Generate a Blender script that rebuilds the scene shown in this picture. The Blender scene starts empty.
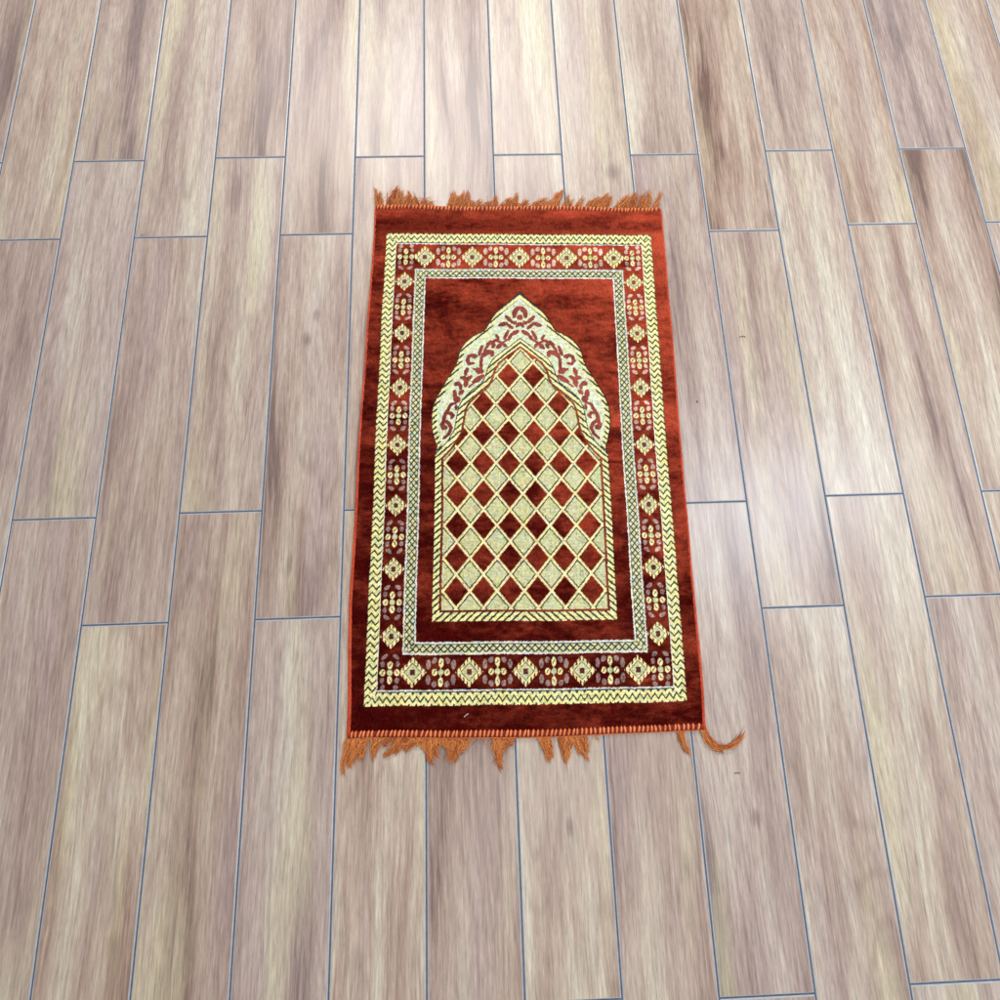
import bpy, math, random
import numpy as np
from mathutils import Matrix, Vector

scene = bpy.context.scene
rng = np.random.default_rng(7)
random.seed(7)
C = scene.collection

# ---------------------------------------------------------------- camera
cam_d = bpy.data.cameras.new('camera')
cam = bpy.data.objects.new('camera', cam_d)
C.objects.link(cam)
RM = [[0.99931766, 0.02964510, -0.02203161],
      [-0.03377633, 0.97484312, -0.22031807],
      [0.01494601, 0.22091188, 0.97517924]]
m = Matrix(RM).to_4x4()
m.translation = Vector((0.44453, 0.0, 1.02678))
cam.matrix_world = m
cam_d.sensor_width = 36
cam_d.lens = 36 * 0.531
cam_d.clip_start = 0.02
cam_d.clip_end = 100
scene.camera = cam
scene.render.resolution_x = 1024
scene.render.resolution_y = 1024

# ---------------------------------------------------------------- world, lamps, exposure
world = bpy.data.worlds.new('World')
scene.world = world
world.use_nodes = True
bg = world.node_tree.nodes['Background']
bg.inputs['Color'].default_value = (0.88, 0.92, 1.0, 1)
bg.inputs['Strength'].default_value = 0.36

def area(name, loc, size, power, col, target):
    d = bpy.data.lights.new(name, 'AREA')
    d.shape = 'RECTANGLE'
    d.size, d.size_y = size
    d.energy = power
    d.color = col
    o = bpy.data.objects.new(name, d)
    o.location = loc
    o.rotation_euler = (Vector(target) - Vector(loc)).to_track_quat('-Z', 'Y').to_euler()
    C.objects.link(o)
    return o
# ceiling panel lamps of the room the rug lies in
area('ceiling_lamp', (2.45, 0.70, 2.7), (0.45, 1.3), 50, (0.78, 0.89, 1.0), (2.0, 0.6, 0))
area('ceiling_lamp', (0.75, -1.10, 2.7), (1.4, 0.2), 11, (0.88, 0.94, 1.0), (0.7, -0.6, 0))
area('ceiling_lamp', (0.10, 4.00, 2.7), (2.4, 0.6), 88, (1.0, 0.975, 0.95), (0.4, 1.2, 0))

scene.view_settings.view_transform = 'Standard'
scene.view_settings.look = 'None'
scene.view_settings.exposure = 0.55
scene.view_settings.gamma = 1
scene.view_settings.use_curve_mapping = False

# ---------------------------------------------------------------- helpers
def lin(r, g, b):
    f = lambda c: (c / 255 / 12.92) if c / 255 <= 0.04045 else ((c / 255 + 0.055) / 1.055) ** 2.4
    return (f(r), f(g), f(b))

def mesh_obj(name, verts, faces, mat, parent=None, smooth=True):
    me = bpy.data.meshes.new(name)
    verts = np.asarray(verts, dtype=np.float32)
    faces = np.asarray(faces, dtype=np.int32)
    nf, k = faces.shape
    me.vertices.add(len(verts)); me.vertices.foreach_set('co', verts.ravel())
    me.loops.add(nf * k); me.loops.foreach_set('vertex_index', faces.ravel())
    me.polygons.add(nf)
    me.polygons.foreach_set('loop_start', np.arange(nf, dtype=np.int32) * k)
    me.polygons.foreach_set('use_smooth', np.full(nf, smooth))
    me.update(calc_edges=True)
    if mat: me.materials.append(mat)
    o = bpy.data.objects.new(name, me)
    C.objects.link(o)
    if parent: o.parent = parent
    return o

def point_color(me, name, rgb):
    a = me.color_attributes.new(name, 'FLOAT_COLOR', 'POINT')
    rgba = np.ones((len(rgb), 4), dtype=np.float32); rgba[:, :3] = rgb
    a.data.foreach_set('color', rgba.ravel())

class G:
    """tiny node-graph helper"""
    def __init__(s, name):
        s.m = bpy.data.materials.new(name); s.m.use_nodes = True
        s.t = s.m.node_tree; s.b = s.t.nodes['Principled BSDF']
    def n(s, typ, **kw):
        nd = s.t.nodes.new(typ)
        for k, v in kw.items(): setattr(nd, k, v)
        return nd
    def put(s, sock, v):
        if hasattr(v, 'is_output') or hasattr(v, 'links'): s.t.links.new(v, sock)
        else: sock.default_value = v
    def math(s, op, a, b=None, c=None, clamp=False):
        nd = s.n('ShaderNodeMath', operation=op, use_clamp=clamp)
        s.put(nd.inputs[0], a)
        if b is not None: s.put(nd.inputs[1], b)
        if c is not None: s.put(nd.inputs[2], c)
        return nd.outputs[0]
    def mix(s, f, a, b, blend='MIX'):
        nd = s.n('ShaderNodeMix', data_type='RGBA', blend_type=blend)
        s.put(nd.inputs[0], f)
        for i, v in ((6, a), (7, b)):
            if isinstance(v, tuple) and len(v) == 3: v = (*v, 1)
            s.put(nd.inputs[i], v)
        return nd.outputs[2]
    def vec(s, v, sx, sy, sz=1.0, off=(0, 0, 0)):
        nd = s.n('ShaderNodeMapping'); s.put(nd.inputs['Vector'], v)
        nd.inputs['Scale'].default_value = (sx, sy, sz); nd.inputs['Location'].default_value = off
        return nd.outputs[0]
    def noise(s, v, scale=1.0, detail=2.0, rough=0.5, dist=0.0):
        nd = s.n('ShaderNodeTexNoise'); s.put(nd.inputs['Vector'], v)
        nd.inputs['Scale'].default_value = scale; nd.inputs['Detail'].default_value = detail
        nd.inputs['Roughness'].default_value = rough; nd.inputs['Distortion'].default_value = dist
        return nd.outputs['Fac']
    def ramp(s, f, stops):
        nd = s.n('ShaderNodeValToRGB'); s.put(nd.inputs[0], f)
        e = nd.color_ramp.elements
        while len(e) < len(stops): e.new(0.5)
        for el, (p, c) in zip(e, stops):
            el.position = p
            el.color = (c, c, c, 1) if not isinstance(c, tuple) else (*c, 1)
        return nd.outputs[0]
    def sstep(s, f, lo, hi, a=0.0, b=1.0):
        nd = s.n('ShaderNodeMapRange', interpolation_type='SMOOTHSTEP')
        s.put(nd.inputs[0], f)
        for i, v in zip((1, 2, 3, 4), (lo, hi, a, b)): nd.inputs[i].default_value = v
        return nd.outputs[0]

# ================================================================ FLOOR
TW, TL_, GAP = 0.160, 0.8335, 0.0026
g = G('glazed_wood_look_tile')
uvn = g.n('ShaderNodeUVMap', uv_map='grain').outputs[0]
rnd = g.n('ShaderNodeAttribute', attribute_name='tile_tone').outputs['Color']
sep = g.n('ShaderNodeSeparateColor'); g.put(sep.inputs[0], rnd)
r1, r2, r3 = sep.outputs
# gentle wander of the grain
wn = g.n('ShaderNodeTexNoise'); g.put(wn.inputs['Vector'], g.vec(uvn, 5, 1.6)); wn.inputs['Scale'].default_value = 1; wn.inputs['Detail'].default_value = 2
wv = g.n('ShaderNodeVectorMath', operation='MULTIPLY_ADD'); g.put(wv.inputs[0], wn.outputs['Color'])
wv.inputs[1].default_value = (0.045, 0.0, 0); g.put(wv.inputs[2], uvn)
P = wv.outputs[0]
broad = g.noise(g.vec(P, 13, 1.1), 1, 4, .55, .5)
broad2 = g.noise(g.vec(P, 30, 2.0, off=(7, 3, 0)), 1, 3, .55, .4)
fig = g.noise(g.vec(P, 9.5, 0.85, off=(31, 17, 0)), 1, 1.0, .4, .25)
ringf = g.math('FRACT', g.math('MULTIPLY', fig, 15))
ring = g.math('ABSOLUTE', g.math('SUBTRACT', ringf, 0.5))          # 0..0.5
ringline = g.sstep(ring, 0.0, 0.22, 1, 0)
fibre = g.math('ADD', g.math('MULTIPLY', g.noise(g.vec(uvn, 330, 26), 1, 3, .75), .6), g.math('MULTIPLY', g.noise(g.vec(P, 210, 9, off=(5, 1, 0)), 1, 3, .7), .4))
fibre2 = g.noise(g.vec(P, 170, 4.2, off=(3, 9, 0)), 1, 5, .75)
crack = g.sstep(g.noise(g.vec(P, 110, 3.0, off=(13, 5, 0)), 1, 3, .6), .66, .74)
# knots: sparse
vor = g.n('ShaderNodeTexVoronoi'); g.put(vor.inputs['Vector'], g.vec(uvn, 6.5, 2.4)); vor.inputs['Scale'].default_value = 1
kd = vor.outputs['Distance']
ksel = g.n('ShaderNodeSeparateColor'); g.put(ksel.inputs[0], vor.outputs['Color'])
kon = g.math('GREATER_THAN', ksel.outputs[0], 0.90)
knot = g.math('MULTIPLY', g.sstep(kd, 0.02, 0.06, 1, 0), kon)
khalo = g.math('MULTIPLY', g.sstep(kd, 0.03, 0.26, 1, 0), kon)
# single knots printed on particular tiles
geo = g.n('ShaderNodeNewGeometry').outputs['Position']
for (kx, ky, rx, ry) in ((0.0877, 0.6497, .011, .020), (0.0692, 0.5913, .014, .020), (0.57, -0.3559, .010, .020), (0.8976, -0.3544, .012, .02),
                         (-0.1058, 0.965, .022, .075), (0.7531, 1.0019, .022, .032), (0.0605, 0.1203, .006, .028)):
    d = g.n('ShaderNodeVectorMath', operation='SUBTRACT'); g.put(d.inputs[0], geo); d.inputs[1].default_value = (kx, ky, 0)
    q = g.n('ShaderNodeVectorMath', operation='LENGTH'); g.put(q.inputs[0], g.vec(d.outputs[0], 1 / rx, 1 / ry, 0))
    dd = g.math('ADD', q.outputs['Value'], g.math('MULTIPLY', g.math('SUBTRACT', fibre2, .5), 1.2))
    knot = g.math('MAXIMUM', knot, g.sstep(dd, 0.15, 1.1, .75, 0))
tone = g.math('ADD', g.math('MULTIPLY', broad, 1.5), g.math('MULTIPLY', broad2, .6))
tone = g.math('ADD', tone, g.math('MULTIPLY', g.math('SUBTRACT', fibre2, .5), .75))
tone = g.math('ADD', tone, g.math('MULTIPLY', g.math('SUBTRACT', r1, .5), .22))
tone = g.math('SUBTRACT', tone, .56)
col = g.ramp(tone, [(.18, lin(104, 76, 62)), (.30, lin(146, 117, 99)), (.5, lin(170, 145, 126)), (.70, lin(186, 168, 146)), (.9, lin(202, 191, 168))])
# greyer / pinker tiles
col = g.mix(g.math('MULTIPLY', r2, .55), col, g.mix(0.6, col, lin(178, 166, 164)))
hue = g.noise(g.vec(P, 14, 1.1, off=(21, 2, 0)), 1, 2, .5)
col = g.mix(g.sstep(hue, .52, .72, 0, .55), col, g.mix(.75, col, lin(170, 148, 142)))
col = g.mix(g.sstep(hue, .30, .47, .6, 0), col, g.mix(.6, col, lin(202, 192, 150)))
col = g.mix(g.math('MULTIPLY', ringline, .20), col, lin(118, 92, 78))
col = g.mix(g.math('MULTIPLY', crack, .42), col, lin(84, 66, 60))
col = g.mix(g.math('MULTIPLY', khalo, .35), col, lin(140, 112, 104))
col = g.mix(g.math('MULTIPLY', knot, .62), col, lin(92, 66, 66))
fm = g.math('MULTIPLY_ADD', g.math('SUBTRACT', fibre, .5), 2.0, 1.0)
fc = g.n('ShaderNodeCombineColor'); [g.put(fc.inputs[i], fm) for i in range(3)]
col = g.mix(1.0, col, fc.outputs[0], 'MULTIPLY')
g.put(g.b.inputs['Base Color'], col)
rough = g.math('MULTIPLY_ADD', fibre, .2, .27)
g.put(g.b.inputs['Roughness'], rough)
g.b.inputs['Specular IOR Level'].default_value = .5
bmp = g.n('ShaderNodeBump'); bmp.inputs['Strength'].default_value = .25; bmp.inputs['Distance'].default_value = .0006
g.put(bmp.inputs['Height'], g.math('ADD', fibre, g.math('MULTIPLY', fibre2, .7)))
wav = g.n('ShaderNodeBump'); wav.inputs['Strength'].default_value = .5; wav.inputs['Distance'].default_value = .004
g.put(wav.inputs['Height'], g.noise(g.vec(uvn, 9, 5), 1, 1)); g.put(wav.inputs['Normal'], bmp.outputs[0])
g.put(g.b.inputs['Normal'], wav.outputs[0])
M_TILE = g.m

g = G('blue_grey_grout')
gp = g.n('ShaderNodeNewGeometry').outputs['Position']
gn = g.noise(g.vec(gp, 60, 60, 60), 1, 4, .7)
g.put(g.b.inputs['Base Color'], g.mix(gn, lin(44, 50, 64), lin(98, 108, 126)))
g.b.inputs['Roughness'].default_value = .85
M_GROUT = g.m

g = G('tile_edge_painted_glint')  # bevel highlight beside the grout, painted in as a pale colour
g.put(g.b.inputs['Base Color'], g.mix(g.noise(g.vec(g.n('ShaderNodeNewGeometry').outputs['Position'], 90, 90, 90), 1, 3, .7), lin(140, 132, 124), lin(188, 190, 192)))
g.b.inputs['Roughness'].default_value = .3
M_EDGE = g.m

def build_floor():
    V, F, UV, TONE, MI = [], [], [], [], []
    x0, x1 = -26, 32
    for k in range(x0, x1):
        off = 0.2205 if k % 2 else 0.0160 + TL_ * 0     # running bond
        if k in (-1,): off = 0.2245
        if k in (5,): off = 0.2145
        if k == 6: off = 0.0050
        for j in range(-5, 6):
            ya = off + (j) * TL_
            rs = np.random.default_rng((k + 100) * 977 + (j + 50) * 31)
            dz = rs.uniform(-.00015, .00015, 4)
            xa, xb = k * TW + GAP / 2 , (k + 1) * TW - GAP / 2
            yb, yc = ya + GAP / 2, ya + TL_ - GAP / 2
            ins = .0019
            base = len(V)
            z = 0.0
            ring0 = [(xa, yb), (xb, yb), (xb, yc), (xa, yc)]
            ring1 = [(xa + ins * .35, yb + ins * .35), (xb - ins * .35, yb + ins * .35), (xb - ins * .35, yc - ins * .35), (xa + ins * .35, yc - ins * .35)]
            ring2 = [(xa + ins, yb + ins), (xb - ins, yb + ins), (xb - ins, yc - ins), (xa + ins, yc - ins)]
            for rg, zz in ((ring0, -.003), (ring0, -.0010), (ring1, -.00035), (ring2, 0.0)):
                for i, (x, y) in enumerate(rg):
                    V.append((x, y, zz + dz[i]))
                    UV.append((x - xa + rs_u(k, j), y - yb + rs_v(k, j)))
            t = (rs.random(), rs.random(), rs.random())
            TONE += [t] * 16
            for a in range(3):
                for i in range(4):
                    i2 = (i + 1) % 4
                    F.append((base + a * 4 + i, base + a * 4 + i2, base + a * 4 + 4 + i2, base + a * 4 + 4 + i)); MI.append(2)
            F.append((base + 12, base + 13, base + 14, base + 15)); MI.append(0)
    base = len(V)
    X0, X1, Y0, Y1 = -9, 10, -9, 10
    for x, y in ((X0, Y0), (X1, Y0), (X1, Y1), (X0, Y1)):
        V.append((x, y, -.0013)); UV.append((x, y)); TONE.append((.5, .5, .5))
    F.append((base, base + 1, base + 2, base + 3)); MI.append(1)
    o = mesh_obj('floor', V, F, M_TILE, smooth=False)
    me = o.data
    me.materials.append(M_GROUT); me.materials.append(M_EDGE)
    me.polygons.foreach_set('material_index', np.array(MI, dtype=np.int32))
    uvl = me.uv_layers.new(name='grain')
    li = np.array(F).ravel()
    uvl.data.foreach_set('uv', np.array(UV, dtype=np.float32)[li].ravel())
    point_color(me, 'tile_tone', np.array(TONE))
    o['kind'] = 'structure'
    o['label'] = 'wood look floor tiles in running bond with blue grey grout lines'
    return o
def rs_u(k, j): return float(np.random.default_rng(k * 131 + j * 17 + 5000).uniform(0, 60))
def rs_v(k, j): return float(np.random.default_rng(k * 37 + j * 191 + 9000).uniform(0, 60))
build_floor()

# ================================================================ RUG
SCROLL=[
(3.4,[(11.9, 784.2), (10.7, 795.0), (4.1, 803.4), (-1.3, 805.3)]),
(5.9,[(-1.0, 781.8), (0.1, 781.8)]),
(2.5,[(6.4, 760.4), (3.5, 765.1), (-0.8, 768.0)]),
(1.6,[(8.4, 771.8), (12.1, 766.3)]),
(2.5,[(30.2, 783.7), (17.0, 770.3)]),
(2.9,[(43.2, 762.8), (29.2, 768.0)]),
(2.2,[(26.5, 765.1), (16.5, 756.1)]),
(2.2,[(14.2, 771.1), (11.0, 767.0)]),
(2.9,[(17.3, 741.5), (5.2, 749.3)]),
(2.2,[(33.8, 731.0), (25.7, 749.0)]),
(2.2,[(25.3, 729.8), (19.4, 738.7)]),
(1.7,[(79.4, 691.6), (74.2, 706.6), (64.6, 720.5), (50.8, 727.9), (39.1, 720.5), (24.6, 731.0)]),
(2.7,[(69.9, 718.2), (62.5, 722.8), (56.1, 717.0), (57.8, 711.6)]),
(2.9,[(48.7, 710.0), (40.9, 717.7)]),
(2.2,[(35.3, 719.3), (31.1, 713.0)]),
(1.6,[(50.8, 739.7), (45.5, 730.3)]),
(2.2,[(87.2, 693.7), (81.1, 713.1)]),
(3.4,[(79.4, 690.4), (69.9, 699.6), (60.4, 699.2), (59.4, 692.2)]),
(2.0,[(80.5, 695.0), (83.2, 676.7), (82.5, 656.2)]),
(1.8,[(98.2, 660.7), (82.5, 655.0)]),
(2.7,[(84.6, 653.9), (83.1, 655.7)]),
(4.0,[(99.4, 690.0), (94.6, 690.0)]),
(2.2,[(99.5, 693.7), (108.9, 690.0), (112.0, 679.0), (106.7, 672.1), (98.7, 674.0)]),
(2.2,[(111.8, 661.9), (115.5, 647.6)]),
(2.9,[(98.1, 631.4), (87.7, 639.2), (78.9, 645.3)]),
(1.8,[(124.8, 640.4), (116.9, 642.7), (111.0, 630.3)]),
(4.5,[(133.8, 627.0), (133.0, 627.9)]),
(3.4,[(97.6, 631.8), (79.3, 644.4)]),
(5.0,[(89.8, 658.4), (82.5, 655.0)]),
(2.0,[(115.0, 658.5), (115.9, 647.2)]),
(2.7,[(122.7, 641.6), (111.6, 637.0), (103.3, 643.8)]),
(3.1,[(112.7, 635.9), (115.1, 622.9)]),
(1.1,[(108.4, 620.2), (98.5, 628.7)]),
(2.2,[(136.5, 626.5), (130.3, 629.7), (124.6, 622.5), (124.9, 615.8)]),
(2.9,[(137.3, 610.9), (135.5, 596.3)]),
(2.7,[(120.3, 610.9), (126.5, 605.8)]),
(6.3,[(132.6, 593.6), (131.3, 592.7)]),
(1.8,[(132.8, 579.9), (133.3, 571.2)]),
(2.2,[(134.5, 585.2), (144.8, 581.5), (149.5, 569.9), (155.5, 560.8), (158.0, 547.7), (146.6, 540.1), (142.8, 530.4), (147.3, 517.5), (157.3, 508.6)]),
(2.2,[(150.6, 562.5), (143.9, 562.9), (139.1, 557.4), (142.3, 552.4)]),
(2.7,[(157.7, 545.6), (160.9, 538.0), (158.7, 530.4), (154.2, 530.0)]),
(4.5,[(155.6, 532.1), (155.0, 531.5)]),
]
TASSELS=[
('top', (0.211, 0.9128), (0.2289, 0.9125), [((0.2128, 0.9393), (0.21, 0.9689), 0.0045), ((0.2196, 0.9339), (0.2193, 0.9552), 0.0057)], 46),
('top', (0.2312, 0.9124), (0.2761, 0.9115), [((0.2489, 0.9386), (0.2622, 0.9705), 0.0057), ((0.2647, 0.9383), (0.2668, 0.9597), 0.0068), ((0.2422, 0.9281), (0.2398, 0.9388), 0.009)], 110),
('top', (0.2649, 0.9117), (0.3054, 0.9109), [((0.2828, 0.9273), (0.2782, 0.9487), 0.0113), ((0.2873, 0.9298), (0.285, 0.9566), 0.0027), ((0.2964, 0.927), (0.2986, 0.9429), 0.0091)], 90),
('top', (0.2964, 0.9111), (0.346, 0.9101), [((0.3054, 0.9268), (0.2986, 0.9376), 0.0113), ((0.319, 0.9292), (0.3212, 0.9371), 0.0091), ((0.328, 0.9237), (0.3348, 0.9262), 0.0068)], 100),
('top', (0.3707, 0.9069), (0.4046, 0.9062), [((0.3846, 0.9279), (0.3872, 0.9546), 0.0068), ((0.3936, 0.9277), (0.4007, 0.9436), 0.0068), ((0.3776, 0.9174), (0.3754, 0.9227), 0.0045)], 90),
('top', (0.3978, 0.9064), (0.4339, 0.9056), [((0.4094, 0.9247), (0.4077, 0.9515), 0.0068), ((0.4185, 0.9245), (0.4191, 0.954), 0.0057), ((0.4252, 0.9191), (0.4277, 0.9297), 0.0057)], 80),
('top', (0.4317, 0.9083), (0.5041, 0.9068), [((0.4456, 0.9186), (0.4526, 0.9291), 0.0114), ((0.4638, 0.9209), (0.4729, 0.9234), 0.0113), ((0.4752, 0.9234), (0.4826, 0.9419), 0.0034), ((0.4908, 0.9151), (0.4977, 0.9176), 0.0113)], 95),
('top', (0.4972, 0.9043), (0.5628, 0.9003), [((0.5092, 0.92), (0.5165, 0.9332), 0.0091), ((0.5252, 0.9223), (0.533, 0.9463), 0.0057), ((0.541, 0.9194), (0.555, 0.9271), 0.0091), ((0.5181, 0.9172), (0.5095, 0.928), 0.0091)], 120),
('top', (0.547, 0.9006), (0.6262, 0.8963), [((0.5772, 0.9159), (0.5985, 0.9315), 0.0091), ((0.6, 0.9155), (0.6188, 0.9258), 0.0091), ((0.6162, 0.9205), (0.6246, 0.9472), 0.0041), ((0.6241, 0.9391), (0.6364, 0.9523), 0.0034), ((0.561, 0.911), (0.5682, 0.9188), 0.0114)], 150),
('top', (0.6216, 0.8964), (0.6807, 0.8952), [((0.6408, 0.912), (0.6517, 0.9412), 0.0046), ((0.6499, 0.9118), (0.6556, 0.9304), 0.0069), ((0.6681, 0.9114), (0.6836, 0.9379), 0.0023), ((0.6609, 0.9062), (0.6683, 0.9141), 0.0114)], 80),
('top', (0.6761, 0.8953), (0.7444, 0.8939), [((0.7002, 0.9134), (0.7222, 0.9317), 0.0092), ((0.7187, 0.9157), (0.7414, 0.9421), 0.0057), ((0.7301, 0.9155), (0.7453, 0.934), 0.0046), ((0.6953, 0.9082), (0.6938, 0.9189), 0.0114)], 130),
('top', (0.7444, 0.8939), (0.7945, 0.8929), [((0.7617, 0.9095), (0.7846, 0.9359), 0.0057), ((0.7733, 0.9119), (0.7986, 0.9383), 0.0092), ((0.7681, 0.904), (0.7878, 0.9197), 0.0115)], 90),
('top', (0.7854, 0.8931), (0.8356, 0.892), [((0.8036, 0.9167), (0.8037, 0.9436), 0.0069), ((0.8173, 0.9164), (0.8216, 0.9378), 0.0092), ((0.8288, 0.9162), (0.8342, 0.9484), 0.0069), ((0.8099, 0.9112), (0.8112, 0.9246), 0.0115)], 120),
('top', (0.8308, 0.8895), (0.8513, 0.889), [((0.8466, 0.9104), (0.8616, 0.9451), 0.0035), ((0.8438, 0.9052), (0.8474, 0.9185), 0.0069)], 40),
('bottom', (0.1805, -0.197), (0.1966, -0.1993), [((0.1776, -0.2202), (0.1734, -0.2561), 0.0035), ((0.1865, -0.2205), (0.1836, -0.2434), 0.0044)], 110),
('bottom', (0.1913, -0.1991), (0.2216, -0.2002), [((0.1953, -0.2175), (0.1889, -0.242), 0.0071), ((0.2077, -0.2163), (0.2045, -0.2327), 0.0071), ((0.197, -0.2143), (0.1835, -0.2401), 0.0053)], 120),
('bottom', (0.2198, -0.2001), (0.2484, -0.2029), [((0.2289, -0.2105), (0.2259, -0.2368), 0.0027), ((0.236, -0.2091), (0.2344, -0.219), 0.0071), ((0.2218, -0.2086), (0.2311, -0.2304), 0.0036)], 36),
('bottom', (0.2449, -0.2027), (0.32, -0.2055), [((0.2521, -0.208), (0.2486, -0.2129), 0.0089), ((0.2735, -0.2088), (0.27, -0.2137), 0.0089), ((0.3003, -0.2098), (0.2968, -0.2147), 0.0089)], 60),
('bottom', (0.3164, -0.2054), (0.3989, -0.2084), [((0.3271, -0.2108), (0.3235, -0.2173), 0.0089), ((0.354, -0.2118), (0.3504, -0.2166), 0.0089), ((0.3844, -0.2129), (0.3808, -0.2178), 0.009)], 70),
('bottom', (0.2663, -0.2035), (0.2949, -0.2046), [((0.2683, -0.2219), (0.2453, -0.2309), 0.0036), ((0.2771, -0.2172), (0.2648, -0.2267), 0.0053), ((0.286, -0.2126), (0.2825, -0.2224), 0.0053)], 80),
('bottom', (0.2878, -0.2043), (0.3164, -0.2054), [((0.2932, -0.2145), (0.2861, -0.2209), 0.0071), ((0.3057, -0.2117), (0.3021, -0.2148), 0.0071), ((0.3164, -0.2187), (0.3217, -0.2255), 0.0036)], 70),
('bottom', (0.3128, -0.2052), (0.3469, -0.2065), [((0.3235, -0.2223), (0.3341, -0.2458), 0.0044), ((0.3271, -0.2257), (0.3306, -0.2374), 0.0053), ((0.3378, -0.2195), (0.3395, -0.2345), 0.0053), ((0.32, -0.2222), (0.3234, -0.2421), 0.0036)], 95),
('bottom', (0.3451, -0.2064), (0.3774, -0.2076), [((0.3558, -0.2135), (0.3593, -0.2203), 0.0072), ((0.3628, -0.2237), (0.3608, -0.2435), 0.0044), ((0.3682, -0.2206), (0.3662, -0.2371), 0.0053)], 75),
('bottom', (0.372, -0.2074), (0.3989, -0.2084), [((0.3807, -0.2244), (0.3696, -0.2455), 0.0036), ((0.3897, -0.2181), (0.3806, -0.2277), 0.0054)], 70),
('bottom', (0.3953, -0.2083), (0.442, -0.21), [((0.4059, -0.2154), (0.3913, -0.2298), 0.0014), ((0.4167, -0.2141), (0.4378, -0.2298), 0.0014)], 5),
('bottom', (0.4402, -0.2083), (0.4636, -0.2091), [((0.4449, -0.2301), (0.4547, -0.2585), 0.0053), ((0.4503, -0.2303), (0.4498, -0.2468), 0.0054)], 110),
('bottom', (0.46, -0.209), (0.4798, -0.2097), [((0.4651, -0.2175), (0.4575, -0.2306), 0.0054), ((0.4724, -0.2145), (0.4722, -0.2195), 0.0054)], 40),
('bottom', (0.5176, -0.2111), (0.5412, -0.2103), [((0.5351, -0.2218), (0.539, -0.2501), 0.0045), ((0.5421, -0.2254), (0.5447, -0.2438), 0.0036)], 85),
('bottom', (0.5574, -0.2109), (0.5845, -0.2119), [((0.5654, -0.2279), (0.5711, -0.253), 0.0039), ((0.5728, -0.2249), (0.5735, -0.2432), 0.0054)], 85),
('bottom', (0.5736, -0.2115), (0.608, -0.2128), [((0.5963, -0.2241), (0.6108, -0.2495), 0.0027), ((0.5926, -0.2256), (0.5971, -0.2391), 0.0072), ((0.6017, -0.2243), (0.608, -0.2378), 0.0036)], 75),
('bottom', (0.6043, -0.2126), (0.6334, -0.212), [((0.6107, -0.2246), (0.6117, -0.2363), 0.0014), ((0.6186, -0.2165), (0.633, -0.217), 0.0014)], 5),
('bottom', (0.7734, -0.2138), (0.7863, -0.2126), [((0.7808, -0.2292), (0.7916, -0.2463), 0.0033), ((0.7772, -0.2291), (0.7885, -0.2412), 0.0027)], 50),
('bottom', (0.815, -0.2018), (0.8277, -0.2022), [((0.8235, -0.2375), (0.8517, -0.2452), 0.004, (0.894, -0.2148), 0.0014)], 70),
]

# corners of the outer woven frame on the floor, metres (rug millimetres 0..588 x 0..986)
BL = np.array([.20788, -.14493]); BR = np.array([.79533, -.15606])
TLc = np.array([.23568, .84402]); TRc = np.array([.82422, .82847])
UU, VV = 588., 986.
LE_V = [-60, -53, 12, 108, 181, 306, 438, 568, 695, 900, 1060]
LE_U = [-23, -23.5, -25, -31, -33.5, -32, -32, -31, -29, -26.5, -26.6]
def warp(u, v):
    u = np.asarray(u, float); v = np.asarray(v, float)
    le = np.interp(v, LE_V, LE_U)
    u2 = np.where(u < 0, u * (le / -27.0), u)
    # slightly wavy long edges and end edges
    u2 = u2 + np.where(u > 588, 1.0 * np.sin(v / 95.0 + 1) * (u - 588) / 28, 0)
    v2 = v + np.where(v < 0, -v / -53 * (1.8 * np.cos((u - 294) / 322 * 3.1) - 1.5 + (u - 294) / 320 * -1.5), 0)
    v2 = v2 + np.where(v > 986, (v - 986) / 70 * (-1.2 + 2.0 * np.cos((u - 294) / 320 * 6) * .8 + 1.8 * np.sin(u / 60)), 0)
    # woven frame is never perfectly straight
    u2 = u2 + .8 * np.sin(v / 140 + .5) + .4 * np.sin(v / 47)
    v2 = v2 + .9 * np.sin(u / 120 + 1.3) + .35 * np.sin(u / 31)
    s = (u2 / UU)[..., None]; t = (v2 / VV)[..., None]
    return BL * (1 - s) * (1 - t) + BR * s * (1 - t) + TLc * (1 - s) * t + TRc * s * t
def zbase(u, v):
    u = np.asarray(u, float); v = np.asarray(v, float)
    z = 1.6 + .9 * np.sin(v / 83 + 1.2 * np.sin(u / 150)) + .7 * np.sin(u / 97 + v / 240) + .5 * np.sin(v / 37 + u / 90)
    edge = np.clip(1 - np.minimum(u + 27, 616 - u) / 30, 0, 1)
    z += edge * (1.4 + 1.5 * np.sin(v / 71 + 2) + .6 * np.sin(v / 23))
    e2 = np.clip((v - 985) / 60, 0, 1)
    z += e2 * (1.2 + 1.6 * np.sin(u / 52 + .7))
    return np.clip(z, .2, None) / 1000

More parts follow.
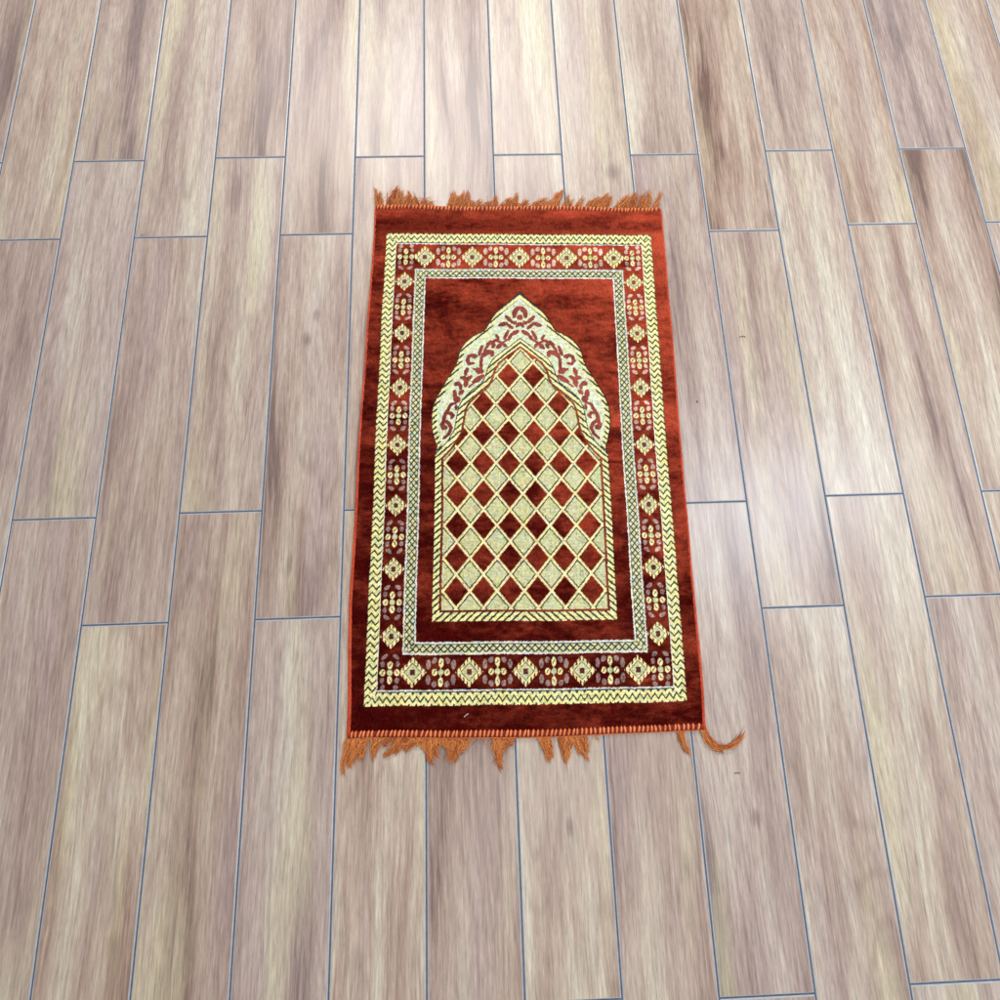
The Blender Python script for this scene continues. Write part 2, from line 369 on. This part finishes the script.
# ---- woven design, drawn per thread into a 1 mm grid
U0, U1, V0, V1 = -27, 616, -43, 1047
us = np.arange(U0, U1 + 1, 1.0); vs = np.arange(V0, V1 + 1, 1.0)
UG, VG = np.meshgrid(us, vs)
H, W = UG.shape
def smooth_noise(su, sv, seed):
    r = np.random.default_rng(seed)
    nu, nv = int(W / su) + 3, int(H / sv) + 3
    n = r.standard_normal((nv, nu))
    x = np.arange(W) / su; y = np.arange(H) / sv
    xi = x.astype(int); yi = y.astype(int); fx = x - xi; fy = y - yi
    fx = fx * fx * (3 - 2 * fx); fy = (fy * fy * (3 - 2 * fy))[:, None]
    a = n[yi][:, xi] * (1 - fx) + n[yi][:, xi + 1] * fx
    b = n[yi + 1][:, xi] * (1 - fx) + n[yi + 1][:, xi + 1] * fx
    return a * (1 - fy) + b * fy

CREAM = np.array(lin(218, 208, 142)); CREAM2 = np.array(lin(226, 206, 148)); GREEN = np.array(lin(186, 182, 136))
WHITE = np.array(lin(214, 208, 196)); PINK = np.array(lin(196, 158, 146)); DARK = np.array(lin(20, 28, 12))
RED = np.array(lin(92, 12, 12)); REDD = np.array(lin(126, 34, 22)); NAVY = np.array(lin(36, 46, 52)); SCR = np.array(lin(122, 32, 30))
ORANGE = np.array(lin(214, 168, 110))
col = np.empty((H, W, 3)); col[:] = RED
pile = np.ones((H, W))
jit = smooth_noise(1.3, 1.3, 3) * .35          # thread jitter of every edge
Uj = UG + smooth_noise(3, 3, 5) * .35; Vj = VG + smooth_noise(3, 3, 6) * .35
def paint(mask, c, p=0.0):
    col[mask] = c; pile[mask] = p
def frac(x): return x - np.floor(x)

# frames: distances from the outer woven frame (side scale, end scale differ slightly)
du = np.minimum(Uj, 588 - Uj); dvb = Vj; dvt = 986 - Vj
dv = np.minimum(dvb, dvt)
left = Uj < 294; bottom = Vj < 493
def nested(su, sv):   # inside rectangle inset by su at sides, sv at ends
    return (du > su) & (dv > sv)
# chevron frame
fr = nested(0, 0) & ~nested(21, 22)
paint(fr, CREAM)
side = (du / 21.0 < dv / 22.0)
def tri(x): return np.abs(frac(x) * 2 - 1)          # 1 at 0, 0 at .5
def zig_side(d, v, per=13.1):
    t = d / 21.0
    h = np.interp(t, [0, .30, .66, 1.0], [0, 7.0, -2.0, 6.0])
    return np.abs(frac((v - h) / per + .5) - .5) * per
zs = zig_side(du, Vj)
ze = (tri(Uj / 13.6) - .5) * 10.0
dz_end = np.minimum(np.abs(dv - 10.5 - ze), np.minimum(np.abs(dv - 24.5 - ze), np.abs(dv + 3.5 - ze)))
dark = np.where(side, zs < 2.15, dz_end < 2.35)
paint(fr & dark, DARK)
# light guard lines
paint(nested(21, 22) & ~nested(22.6, 24.2), NAVY)
paint(nested(21, 24.2) & ~nested(22.8, 27), WHITE)
# flower band: 22.8..66 / 27..88
# lattice frame
paint(nested(66, 88) & ~nested(69, 91.5), WHITE * .86)
lf = nested(69, 91.5) & ~nested(87, 106)
paint(lf, GREEN * 1.12)
side2 = ((du - 69) / 18.0 < (dv - 91.5) / 14.5)
cs = np.minimum(np.abs(frac((Vj + (du - 78) * 1.25) / 13.0) - .5), np.abs(frac((Vj - (du - 78) * 1.25) / 13.0) - .5)) * 13.0
ce = np.minimum(np.abs(frac((Uj + (dv - 98) * 1.0) / 13.0) - .5), np.abs(frac((Uj - (dv - 98) * 1.0) / 13.0) - .5)) * 13.0
paint(lf & np.where(side2, cs < 1.85, ce < 1.9), DARK * 1.2)
paint(nested(86, 105.5) & ~nested(87, 107.5), NAVY)
paint(nested(87, 107.5) & ~nested(90, 111), WHITE)

# ---- flowers
def window(cu, cv, r):
    i0 = max(int(cv - V0 - r), 0); i1 = min(int(cv - V0 + r) + 2, H)
    j0 = max(int(cu - U0 - r), 0); j1 = min(int(cu - U0 + r) + 2, W)
    sl = (slice(i0, i1), slice(j0, j1))
    return sl, Uj[sl] - cu, Vj[sl] - cv
def put(sl, mask, c, p=0.0):
    a = col[sl]; a[mask] = c; b = pile[sl]; b[mask] = p
def ell(a, b, ca, cb, ra, rb, ang=0):
    c, s = math.cos(ang), math.sin(ang)
    x = (a - ca) * c + (b - cb) * s; y = -(a - ca) * s + (b - cb) * c
    return (x / ra) ** 2 + (y / rb) ** 2 < 1
def diamond(cu, cv, ru, rv):
    sl, a, b = window(cu, cv, 32)
    n = np.abs(a) / ru + np.abs(b) / rv
    sp = np.abs(frac(a / 6.6 + .5) - .5) * 6.6 < 2.2
    put(sl, (n < 1.06) & sp, CREAM2)
    put(sl, n < .80, CREAM2)
    put(sl, (n > .60) & (n < .68) , DARK * 1.3)
    put(sl, n < .60, GREEN)
    put(sl, (np.abs(a) < 4.4) & (np.abs(b) < 5.0) & (n < .36), REDD * .45, .6)
def bean(sl, a, b, ca, cb, ra, rb, ang):
    put(sl, ell(a, b, ca, cb, ra, rb), CREAM2)
    x = (a - ca) * math.cos(ang) + (b - cb) * math.sin(ang)
    y = -(a - ca) * math.sin(ang) + (b - cb) * math.cos(ang)
    put(sl, (np.abs(x) < .9) & (np.abs(y) < min(ra, rb) * .75), DARK * 1.2)
def rosette_end(cu, cv):
    sl, a, b = window(cu, cv, 32)
    for sa in (-1, 1):
        for sb in (-1, 1):
            put(sl, ell(a, b, sa * 23, sb * 13.5, 4.2, 8.6), PINK, .99)
            put(sl, ell(a, b, sa * 12, sb * 20.5, 4.4, 5.6, sa * sb * .4), PINK, .99)
    put(sl, ell(a, b, 0, 0, 5.2, 5.6), GREEN)
    bean(sl, a, b, -11.5, 0, 5, 6.2, -.6); bean(sl, a, b, 11.5, 0, 5, 6.2, -.6)
    bean(sl, a, b, 0, 17, 4.6, 8.4, -.5); bean(sl, a, b, 0, -17, 4.6, 8.4, .6)
    put(sl, (np.abs(a) < 1.0) & (np.abs(b) < 10) & (np.abs(b) > 5), GREEN)
def rosette_side(cu, cv, corner=0):
    sl, a, b = window(cu, cv, 38)
    for sa in (-1, 1):
        put(sl, ell(a, b, sa * 13.5, 15, 4.0, 5.2), PINK, .99)
        put(sl, ell(a, b, sa * 13.5, -14, 4.0, 5.0), PINK, .99)
        for sb in (-1, 1):
            if corner == sb:
                put(sl, ell(a, b, sa * 11.5, sb * 26, 4.2, 4.8), PINK, .99)
            else:
                put(sl, ell(a, b, sa * 10.5, sb * 27.5, 6.6, 3.6, -sa * sb * .6), PINK, .99)
    put(sl, ell(a, b, 0, 0, 5.4, 5.4), GREEN)
    bean(sl, a, b, -13, 0, 5.2, 6, -.6); bean(sl, a, b, 13, 0, 5.2, 6, .6)
    bean(sl, a, b, 0, 13, 4.8, 7, -.6); bean(sl, a, b, 0, -13, 4.8, 7, .6)
for vv in (57.5, 986 - 58.5):
    for i in range(-2, 3): diamond(294 + 104 * i, vv, 24.5, 25.5)
    for i in (-1.5, -.5, .5, 1.5): rosette_end(294 + 104 * i, vv)
    for uu in (44.5, 588 - 44.5): rosette_side(uu, vv, -1 if vv < 400 else 1)
for uu in (44.5, 588 - 44.5):
    for i in range(-3, 4): diamond(uu, 494 + 124.2 * i, 20.5, 21.5)
    for i in (-2.5, -1.5, -.5, .5, 1.5, 2.5): rosette_side(uu, 494 + 124.2 * i)

# ---- prayer niche
cx = 294.3
A = np.abs(Uj - cx)
outer = [(0, 843), (14, 828), (33.5, 811), (53, 790), (66, 769), (71, 757), (77, 749), (88, 744), (103, 735), (118, 720), (128, 703),
         (132.5, 680), (140, 660), (152, 640), (162, 621), (174, 598), (181, 575), (183, 552), (181.5, 530), (177, 510), (171, 490), (174, 472), (174, 148)]
inner = [(0, 731), (24, 711), (42, 697), (57, 683), (67.5, 664), (73, 643), (80, 629), (100, 613), (119, 593), (127, 577), (131, 552), (135, 526),
         (149, 501), (160, 488), (174, 473), (174, 148)]
ni0 = int(140 - V0); ni1 = int(850 - V0); nj0 = int(100 - U0); nj1 = int(490 - U0)
NS = (slice(ni0, ni1), slice(nj0, nj1))
a = A[NS]; b = Vj[NS]; sgn = np.sign(Uj[NS] - cx)
def dist_poly(pts, a, b):
    best = np.full(a.shape, 1e9); par = np.zeros(a.shape); s0 = 0
    for (x1, y1), (x2, y2) in zip(pts[:-1], pts[1:]):
        L = math.hypot(x2 - x1, y2 - y1)
        t = np.clip(((a - x1) * (x2 - x1) + (b - y1) * (y2 - y1)) / L ** 2, 0, 1)
        d = np.hypot(a - x1 - t * (x2 - x1), b - y1 - t * (y2 - y1))
        mk = d < best
        best[mk] = d[mk]; par[mk] = (s0 + t * L)[mk]
        s0 += L
    return best, par
def inside_poly(pts, a, b):
    # polygon closed by the axis a=0 ; outline goes top -> bottom
    ins = np.zeros(a.shape, bool)
    P = pts + [(-5, pts[-1][1]), (-5, pts[0][1])]
    for (x1, y1), (x2, y2) in zip(P, P[1:] + P[:1]):
        if y1 == y2: continue
        c = ((y1 > b) != (y2 > b)) & (a < (x2 - x1) * (b - y1) / (y2 - y1) + x1)
        ins ^= c
    return ins
do, so = dist_poly(outer, a, b); io = inside_poly(outer, a, b)
di, si = dist_poly(inner, a, b); ii = inside_poly(inner, a, b)
bot = b - 148.0                                   # distance above the bottom outline
c0 = col[NS]; p0 = pile[NS]
def pn(mask, c, p=0.0): c0[mask] = c; p0[mask] = p
pn(io, np.array(lin(196, 200, 168)))
band = io & ~ii
# scroll ornament in the band
for w, pts in SCROLL:
    xs = [p[0] for p in pts]; ys = [p[1] for p in pts]
    bb = (a > min(xs) - w - 2) & (a < max(xs) + w + 2) & (b > min(ys) - w - 2) & (b < max(ys) + w + 2) & band
    if not bb.any(): continue
    d, s_ = dist_poly(pts, a[bb], b[bb])
    L = s_.max() if len(pts) > 1 else 0
    taper = 1 - .35 * (np.abs(s_ / max(L, 1e-3) - .5) * 2) ** 2
    hit = np.zeros(a.shape, bool); hit[bb] = d < w * 1.55 * taper + .6
    pn(hit, SCR, .5)
# ropes
per = 12.8
def rope(mask, d, s, width, k=1.0, thin=1.5):
    pn(mask & (d < width), CREAM)
    f = np.abs(frac((b + .88 * a + (0 if k > 0 else 3)) / per) - .5) * per
    pn(mask & (d < width) & (f < thin + .7 + .7 * (np.abs(d - width / 2) < 2)), DARK)
rope(io & (b > 473), do, so, 10.5, 1.1)
pn(io & (b > 473) & (do < 1.3), DARK)
pn(band & (di < 2.2), DARK * 1.1)
# lower/inner rope
side_d = np.where(b < 474, do, 999)
rope(ii, di, si, 12.5, -1.0 if False else 1.1)
rope(ii & (bot < 16.5) & (bot < (174 - a) + 2), bot, a, 16.5, -1.0)
dI = np.minimum(di, np.where(True, bot - 4.0, 99))
pn(ii & (di >= 12.5) & (bot >= 16.5), REDD, .8)
panel = ii & (di > 16.8) & (bot > 20.5)
# checkered diamonds
RU, RV = 25.95, 31.6
uc = cx + RU                               # a red diamond centre
x = Uj[NS] - uc; y = b - 203.5
x = np.abs(x - np.round(x / (2 * RU)) * 2 * RU); y2 = y - np.round(y / (2 * RV)) * 2 * RV
ys_ = np.abs(y2)
n = x / RU + ys_ / RV
pn(panel, GREEN)
pn(panel & (n < 1.26), CREAM2 * .97)
low = (y2 < 0)
pn(panel & (n > 1.10) & (n < 1.23), DARK * 1.4)
pn(panel & (n >= 1.22), GREEN)
pn(panel & (n < 1.0) & (n > .84), CREAM2)
pn(panel & (n >= 1.0) & (n < 1.1), CREAM2)
pn(panel & (n < .855) , RED * 1.05, 1.0)
pn(panel & (n >= .855) & (n < .895), ORANGE * .55)

# ---- yarn variation
wv_ = pile < .5; pile_c = pile.copy()
th = smooth_noise(1.4, 6, 11) * .13 + smooth_noise(5, 1.3, 12) * .15 + smooth_noise(1.8, 1.8, 13) * .15
tint = smooth_noise(7, 7, 21)
tint2 = smooth_noise(5, 9, 22)
col_w = col * (1 + th)[..., None]
lum = col.mean(axis=2)
pale = wv_ & (lum > .25)
shift = np.stack([1 + .05 * tint + .04 * tint2, 1 + 0.0 * tint, 1 - .10 * tint + .10 * tint2], -1)
# the two yarns cross: one greener, one yellower
cross = ((np.floor(UG / 1.6) + np.floor(VG / 1.6)) % 2)
shift *= np.stack([1 + .05 * cross, 1 + .02 * cross, 1 - .12 * cross], -1)
col_w = np.where(pale[..., None], col_w * shift, col_w)
pv = 1 + smooth_noise(1.3, 1.5, 31) * .42 + smooth_noise(1.5, 9, 32) * .22
col_p = col * pv[..., None]
colf = np.where(wv_[..., None], col_w, col_p)
colf = np.clip(colf, .004, .92)
# relief: cut pile stands above the flat weave
ph = np.clip(pile, 0, 1)
zz = zbase(UG, VG) + (2.6 + 1.6 * ph) / 1000 + (smooth_noise(1.3, 1.3, 41) * .16 * (0.35 + ph) + smooth_noise(3, 5, 42) * .12 * ph) / 1000
XY = warp(UG, VG)
verts = np.concatenate([XY, zz[..., None]], -1).reshape(-1, 3)
idx = np.arange(H * W).reshape(H, W)
faces = np.stack([idx[:-1, :-1], idx[:-1, 1:], idx[1:, 1:], idx[1:, :-1]], -1).reshape(-1, 4)
# skirt down to the backing
loop = np.concatenate([idx[0, :], idx[1:, -1], idx[-1, -2::-1], idx[-2:0:-1, 0]])
sk = verts[loop].copy(); sk[:, 2] = .0006
base = len(verts)
verts = np.concatenate([verts, sk]); nl = len(loop)
ar = np.arange(nl); ar2 = (ar + 1) % nl
faces = np.concatenate([faces, np.stack([base + ar, base + ar2, loop[ar2], loop[ar]], -1)])
colv = np.concatenate([colf.reshape(-1, 3), colf.reshape(-1, 3)[loop]])
pilev = np.concatenate([pile.ravel(), pile.ravel()[loop]])
ruv = np.stack([UG, VG], -1).reshape(-1, 2) / 1000.0
ruv = np.concatenate([ruv, ruv[loop]])

# ---- velvet + weave material
g = G('velvet_pile_and_gold_weave')
ca = g.n('ShaderNodeAttribute', attribute_name='yarn').outputs['Color']
pa = g.n('ShaderNodeAttribute', attribute_name='pile').outputs['Fac']
uvr = g.n('ShaderNodeUVMap', uv_map='rug').outputs[0]
g.put(g.b.inputs['Base Color'], ca)
g.b.inputs['Roughness'].default_value = .55
g.b.inputs['Specular IOR Level'].default_value = .4
# cut pile: fibres lean towards the foot of the rug and are brushed in patches
nap = g.n('ShaderNodeTexNoise'); g.put(nap.inputs['Vector'], g.vec(uvr, 5.5, 13)); nap.inputs['Scale'].default_value = 1
nap.inputs['Detail'].default_value = 5; nap.inputs['Roughness'].default_value = .62; nap.inputs['Distortion'].default_value = .5
lean = g.n('ShaderNodeVectorMath', operation='MULTIPLY_ADD'); g.put(lean.inputs[0], nap.outputs['Color'])
lean.inputs[1].default_value = (.8, 1.3, 0); lean.inputs[2].default_value = (-.40, -.95, 0)
gn_ = g.n('ShaderNodeNewGeometry').outputs['Normal']
ad = g.n('ShaderNodeVectorMath', operation='ADD'); g.put(ad.inputs[0], gn_); g.put(ad.inputs[1], lean.outputs[0])
no = g.n('ShaderNodeVectorMath', operation='NORMALIZE'); g.put(no.inputs[0], ad.outputs[0])
df = g.n('ShaderNodeBsdfDiffuse'); g.put(df.inputs['Color'], g.mix(1.0, ca, (.42, .38, .40), 'MULTIPLY')); g.put(df.inputs['Normal'], no.outputs[0])
gl = g.n('ShaderNodeBsdfGlossy'); gl.inputs['Roughness'].default_value = .62
sc_ = g.n('ShaderNodeSeparateColor'); g.put(sc_.inputs[0], ca)
cc_ = g.n('ShaderNodeCombineColor')
for i_ in range(3): g.put(cc_.inputs[i_], g.math('POWER', sc_.outputs[i_], (.29, .47, .62)[i_]))
g.put(gl.inputs['Color'], cc_.outputs[0]); g.put(gl.inputs['Normal'], no.outputs[0])
pm = g.n('ShaderNodeMixShader'); 
blot = g.noise(g.vec(uvr, 10, 20, off=(5.4, 8.3, 0)), 1, 6, .60, .5)
blot2 = g.noise(g.vec(uvr, 60, 110, off=(2, 8, 0)), 1, 3, .6)
br = g.math('ADD', blot, g.math('MULTIPLY', g.math('SUBTRACT', blot2, .5), .45))
# loss of sheen towards the foot and left side, painted into the pile mix
su_ = g.n('ShaderNodeSeparateXYZ'); g.put(su_.inputs[0], uvr)
br = g.math('ADD', br, g.math('MULTIPLY', g.math('SUBTRACT', su_.outputs[1], .58), .24))
br = g.math('ADD', br, g.math('MULTIPLY', g.math('SUBTRACT', su_.outputs[0], .30), .18))
# a crushed strip of pile near the head of the rug
st = g.math('MULTIPLY', g.sstep(g.math('ABSOLUTE', g.math('SUBTRACT', su_.outputs[1], 1.008)), .004, .026, 1, 0), g.sstep(g.math('ADD', blot, g.math('MULTIPLY', blot2, .5)), .66, .86))
br = g.math('SUBTRACT', br, g.math('MULTIPLY', st, .30))
g.put(pm.inputs[0], g.sstep(br, .26, .84, .02, .80))
g.put(pm.inputs[1], df.outputs[0]); g.put(pm.inputs[2], gl.outputs[0])
fin = g.n('ShaderNodeMixShader'); g.put(fin.inputs[0], pa); g.put(fin.inputs[1], g.b.outputs[0]); g.put(fin.inputs[2], pm.outputs[0])
g.put([n_ for n_ in g.t.nodes if n_.type == 'OUTPUT_MATERIAL'][0].inputs['Surface'], fin.outputs[0])
M_RUG = g.m

rug = bpy.data.objects.new('prayer_rug', None)
C.objects.link(rug)
rug_o = Vector((0.518, 0.345, 0.0))
rug.location = rug_o
rug.empty_display_size = .1
rug['label'] = 'fringed rust red velvet prayer rug with gold arch of diamonds, lying on the tiles'
rug['category'] = 'prayer rug'
RO = np.array([rug_o.x, rug_o.y, 0])

body = mesh_obj('carpet_body', verts - RO, faces, M_RUG, rug)
point_color(body.data, 'yarn', colv)
pa_ = body.data.attributes.new('pile', 'FLOAT', 'POINT'); pa_.data.foreach_set('value', pilev.astype(np.float32))
uvl = body.data.uv_layers.new(name='rug'); uvl.data.foreach_set('uv', ruv[faces.ravel()].astype(np.float32).ravel())

# ---- bindings, stitches, tassels
def yarn_mat(name, c1, c2, rough=.8, sheen=.3, tint=(1, .5, .25), scale=300):
    g = G(name)
    p = g.n('ShaderNodeNewGeometry').outputs['Position']
    nn = g.noise(g.vec(p, scale, scale, scale), 1, 3, .6)
    big = g.noise(g.vec(p, 30, 30, 30, off=(3, 3, 3)), 1, 2, .5)
    f = g.math('ADD', g.math('MULTIPLY', nn, .7), g.math('MULTIPLY', big, .5))
    g.put(g.b.inputs['Base Color'], g.mix(g.sstep(f, .38, .82), c1, c2))
    g.b.inputs['Roughness'].default_value = rough
    g.b.inputs['Sheen Weight'].default_value = sheen
    g.b.inputs['Sheen Tint'].default_value = (*tint, 1)
    g.b.inputs['Specular IOR Level'].default_value = .3
    return g.m
M_FRINGE = yarn_mat('orange_fringe_yarn', lin(160, 78, 28), lin(226, 142, 72), .7, .2)
t_ = M_FRINGE.node_tree; an_ = t_.nodes.new('ShaderNodeAttribute'); an_.attribute_name = 'strand'
t_.links.new(an_.outputs['Color'], t_.nodes['Principled BSDF'].inputs['Base Color'])
M_STITCH = yarn_mat('orange_overlock_thread', lin(206, 96, 44), lin(238, 142, 84), .65, .2)
M_CORD = yarn_mat('rust_edge_binding', lin(96, 22, 12), lin(132, 34, 18), .8, .3, (1, .3, .12))
M_SIDE = yarn_mat('red_orange_side_binding', lin(150, 40, 18), lin(204, 76, 38), .8, .4, (1, .35, .15))

def tubes(paths, radii, sides=5):
    """paths: list of (n,3) arrays; radii: list of floats or (n,) arrays -> verts, faces"""
    V, F = [], []; base = 0
    for P, r in zip(paths, radii):
        P = np.asarray(P, float); n = len(P)
        T = np.gradient(P, axis=0); T /= np.linalg.norm(T, axis=1)[:, None] + 1e-12
        up = np.array([0, 0, 1.0])
        S = np.cross(T, up); ln = np.linalg.norm(S, axis=1)[:, None]
        S = np.where(ln < 1e-4, np.array([1.0, 0, 0]), S / (ln + 1e-12)); N = np.cross(S, T)
        rr = np.broadcast_to(np.asarray(r, float), (n,))
        an = np.arange(sides) / sides * 2 * np.pi
        ring = P[:, None, :] + rr[:, None, None] * (np.cos(an)[None, :, None] * S[:, None, :] + np.sin(an)[None, :, None] * N[:, None, :])
        V.append(ring.reshape(-1, 3))
        i = np.arange(n - 1)[:, None] * sides + np.arange(sides)[None, :]
        i2 = np.arange(n - 1)[:, None] * sides + (np.arange(sides)[None, :] + 1) % sides
        F.append((np.stack([i, i2, i2 + sides, i + sides], -1).reshape(-1, 4)) + base)
        # end caps as fans of quads are unnecessary at this size: pinch the ends
        base += n * sides
    return np.concatenate(V), np.concatenate(F)

def pt(u, v, dz=0.0):
    xy = warp(np.array([u]), np.array([v]))[0]
    return np.array([xy[0], xy[1], float(zbase(u, v)) + dz])

# side bindings: rolled cord along each long edge
for s in (-1, 1):
    ue = -27.0 if s < 0 else 616.0
    vv = np.arange(-52, 1054, 3.0)
    P = np.array([pt(ue, v, .0022) for v in vv])
    rad = .0026 + .0006 * np.interp(vv, [-52, 250, 1054], [1.2, .4, 0]) + .00018 * np.sin(vv * 1.7)
    if s < 0: rad = rad + .0009 * np.interp(vv, [-52, 200, 500], [1, .8, 0])
    rad[0] *= .4; rad[-1] *= .4
    V_, F_ = tubes([P], [rad], 8)
    mesh_obj('side_binding', V_ - RO, F_, M_SIDE, rug)

# end bindings: dark cord pad wrapped with slanted orange stitches
for end in (-1, 1):
    if end < 0: vin, vout = -42.0, -55.0
    else: vin, vout = 1046.0, 1057.0
    uu = np.arange(-27, 617, 2.0)
    prof = [(0.0, .0005), (0.0, .0030), (.2, .0044), (.5, .0050), (.8, .0044), (1.0, .0026), (1.02, .0002)]
    V_ = []
    for u in uu:
        for f, h in prof:
            q = pt(u, vin + (vout - vin) * f); q[2] += h - (0.0008 if f > 1 else 0); q[2] = max(q[2], .0003); V_.append(q)
    n, k = len(uu), len(prof)
    ii_ = np.arange(n * k).reshape(n, k)
    F_ = np.stack([ii_[:-1, :-1], ii_[1:, :-1], ii_[1:, 1:], ii_[:-1, 1:]], -1).reshape(-1, 4)
    eb = mesh_obj('end_binding', np.array(V_) - RO, F_, M_CORD, rug)
    paths, rads = [], []
    u = -21.0
    while u < 612:
        sl_ = random.uniform(1.0, 4.2) * (1 if u < 380 or end > 0 else random.choice((1, .3, -.6)))
        t = np.linspace(0, 1, 7)
        P = []
        wid = (-9.6 if end < 0 else -8.4)
        for q in t:
            f = .02 + .90 * q
            h = .0050 + .0012 * math.sin(q * math.pi)
            P.append(pt(u + sl_ * (1 - q) * (1 if end < 0 else -1) + random.uniform(-.15, .15), vin + (vout - vin) * f * (.95 if end < 0 else 1), h - (.0016 if q in (0, 1) else 0)))
        paths.append(P)
        r = random.uniform(1.9, 2.3) / 1000
        rads.append(np.array([.5, .95, 1, 1, 1, .95, .55]) * r)
        u += random.gauss(8.0, .55)
    V_, F_ = tubes(paths, rads, 6)
    mesh_obj('stitching', V_ - RO, F_, M_STITCH, eb)
    # thin chain cord outside the stitches
    P = np.array([pt(q, vout + (1 if end > 0 else -1) * (.8 + .3 * math.sin(q)), .0012 + .0004 * math.sin(q / 2.5)) for q in np.arange(-26, 616, 2.0)])
    V_, F_ = tubes([P], [.0011], 6)
    mesh_obj('edge_cord', V_ - RO, F_, M_STITCH if end < 0 else M_CORD, eb)

def tassel(kind, b0, b1, tips, n):
    b0 = np.array(b0); b1 = np.array(b1)
    paths, rads = [], []
    n = int(n * (1.3 if kind == 'bottom' else 1.1))
    for i in range(n):
        tp = tips[i % len(tips)]
        # strands reach the nearest tip from their place along the base
        f = random.random()
        if len(tips) > 1:
            f = min(max((i % len(tips) + random.uniform(-.35, 1.35)) / len(tips), 0), 1)
        s = b0 * (1 - f) + b1 * f + np.array([0, .005 if kind == 'bottom' else -.004])
        ctrl = np.array(tp[0]); tip = np.array(tp[1]); spr = tp[2]
        full = random.random() < .72
        lf = random.uniform(.82, 1.05) if full else random.uniform(.35, .8)
        jc = np.array([random.gauss(0, spr * .35 + .0015), random.gauss(0, spr * .25 + .001)])
        if len(tp) > 3: jc = np.array([random.gauss(0, .0045), random.gauss(0, .0045)])
        if random.random() < .10: spr = spr * 2.6 + .004
        jt = np.array([random.gauss(0, spr * .38), random.gauss(0, spr * .30)])
        pts = [s, ctrl + jc + (s - (b0 + b1) / 2) * .35, tip + jt]
        ext = len(tp) > 3
        if ext and random.random() < .6:
            pts.append(np.array(tp[3]) + np.array([random.gauss(0, .004), random.gauss(0, .003)])); 
        m_ = 12 if not ext else 20
        t = np.linspace(0, 1, m_) * lf
        if len(pts) == 3:
            XYp = ((1 - t) ** 2)[:, None] * pts[0] + (2 * t * (1 - t))[:, None] * pts[1] + (t ** 2)[:, None] * pts[2]
        else:
            XYp = ((1 - t) ** 3)[:, None] * pts[0] + (3 * t * (1 - t) ** 2)[:, None] * (pts[1] ) + (3 * t ** 2 * (1 - t))[:, None] * (pts[2] + (pts[2] - pts[0]) * .22) + (t ** 3)[:, None] * pts[3]
        amp = random.uniform(.0004, .0026) * (1.5 if kind == 'top' else 1.3)
        ph_ = random.uniform(0, 6.28); fq = random.uniform(6, 15)
        d = XYp[-1] - XYp[0]; d = np.array([-d[1], d[0]]) / (np.linalg.norm(d) + 1e-9)
        XYp = XYp + (np.sin(t * fq + ph_) * amp * np.minimum(t * 4, 1))[:, None] * d
        hz = random.random() ** 1.4 * (.007 if kind == 'top' else .0045)
        z = .0016 + hz * np.sin(np.clip(t, 0, 1) * 2.6 + .25) + .0006 * np.sin(t * fq * .8 + ph_) + .0006
        z = np.maximum(z, .0007)
        paths.append(np.concatenate([XYp, z[:, None]], 1))
        rr = np.full(m_, random.uniform(.30, .55) / 1000); rr[-1] *= .3
        rads.append(rr)
    V_, F_ = tubes(paths, rads, 4)
    o = mesh_obj('tassel', V_ - RO, F_, M_FRINGE, rug)
    cc = []
    for P_ in paths:
        f = random.random(); c = (np.array(lin(160, 70, 20)) * (1 - f) + np.array(lin(228, 148, 78)) * f)
        cc.append(np.tile(c, (len(P_) * 4, 1)))
    point_color(o.data, 'strand', np.concatenate(cc))
    return o
for tz in TASSELS:
    tassel(*tz)

# ================================================================ tiny loose things on the tiles
def loose(name, pts, r, mat, label, cat):
    P = np.array(pts, float)
    t = np.linspace(0, len(P) - 1, 14); i = np.minimum(t.astype(int), len(P) - 2); f = (t - i)[:, None]
    Q = P[i] * (1 - f) + P[i + 1] * f
    Q[1:-1] = (Q[:-2] + Q[1:-1] * 2 + Q[2:]) / 4
    rr = np.full(14, r); rr[0] *= .3; rr[-1] *= .3
    V_, F_ = tubes([Q], [rr], 6)
    c = Q.mean(0); c[2] = 0
    o = mesh_obj(name, V_ - c, F_, mat)
    o.location = c
    o['label'] = label; o['category'] = cat
    return o
g = G('dark_fibre'); g.put(g.b.inputs['Base Color'], g.mix(g.noise(g.n('ShaderNodeNewGeometry').outputs['Position'], 400), (.02, .018, .018), (.06, .05, .05))); M_HAIR = g.m
g = G('pale_lint'); g.put(g.b.inputs['Base Color'], g.mix(g.noise(g.n('ShaderNodeNewGeometry').outputs['Position'], 400), (.7, .62, .55), (.85, .8, .75))); M_LINT = g.m
loose('fibre_scrap', [(.9925, .5740, .001), (.9970, .5757, .0016), (1.0040, .5765, .0012), (1.0055, .5735, .001)], .0006, M_HAIR,
      'short dark bent fibre on the tile right of the rug near its upper half', 'fibre')
loose('dirt_speck', [(.8848, .4318, .001), (.8850, .4290, .0012), (.8853, .4262, .001)], .0008, M_HAIR,
      'tiny upright dark speck on the tile close to the right edge of the rug', 'speck')
loose('hair', [(.8690, -.2810, .0008), (.8745, -.2800, .0016), (.8800, -.2812, .0008)], .0006, M_HAIR,
      'short dark hair on the tile below the curled corner tassel', 'hair')
def rz(u, v): return pt(u, v, .0046)
loose('lint_thread', [rz(182, -20), rz(185, -17), rz(190, -14)], .0005, M_LINT,
      'pale lint thread on the dark red lower border of the prayer rug', 'lint')
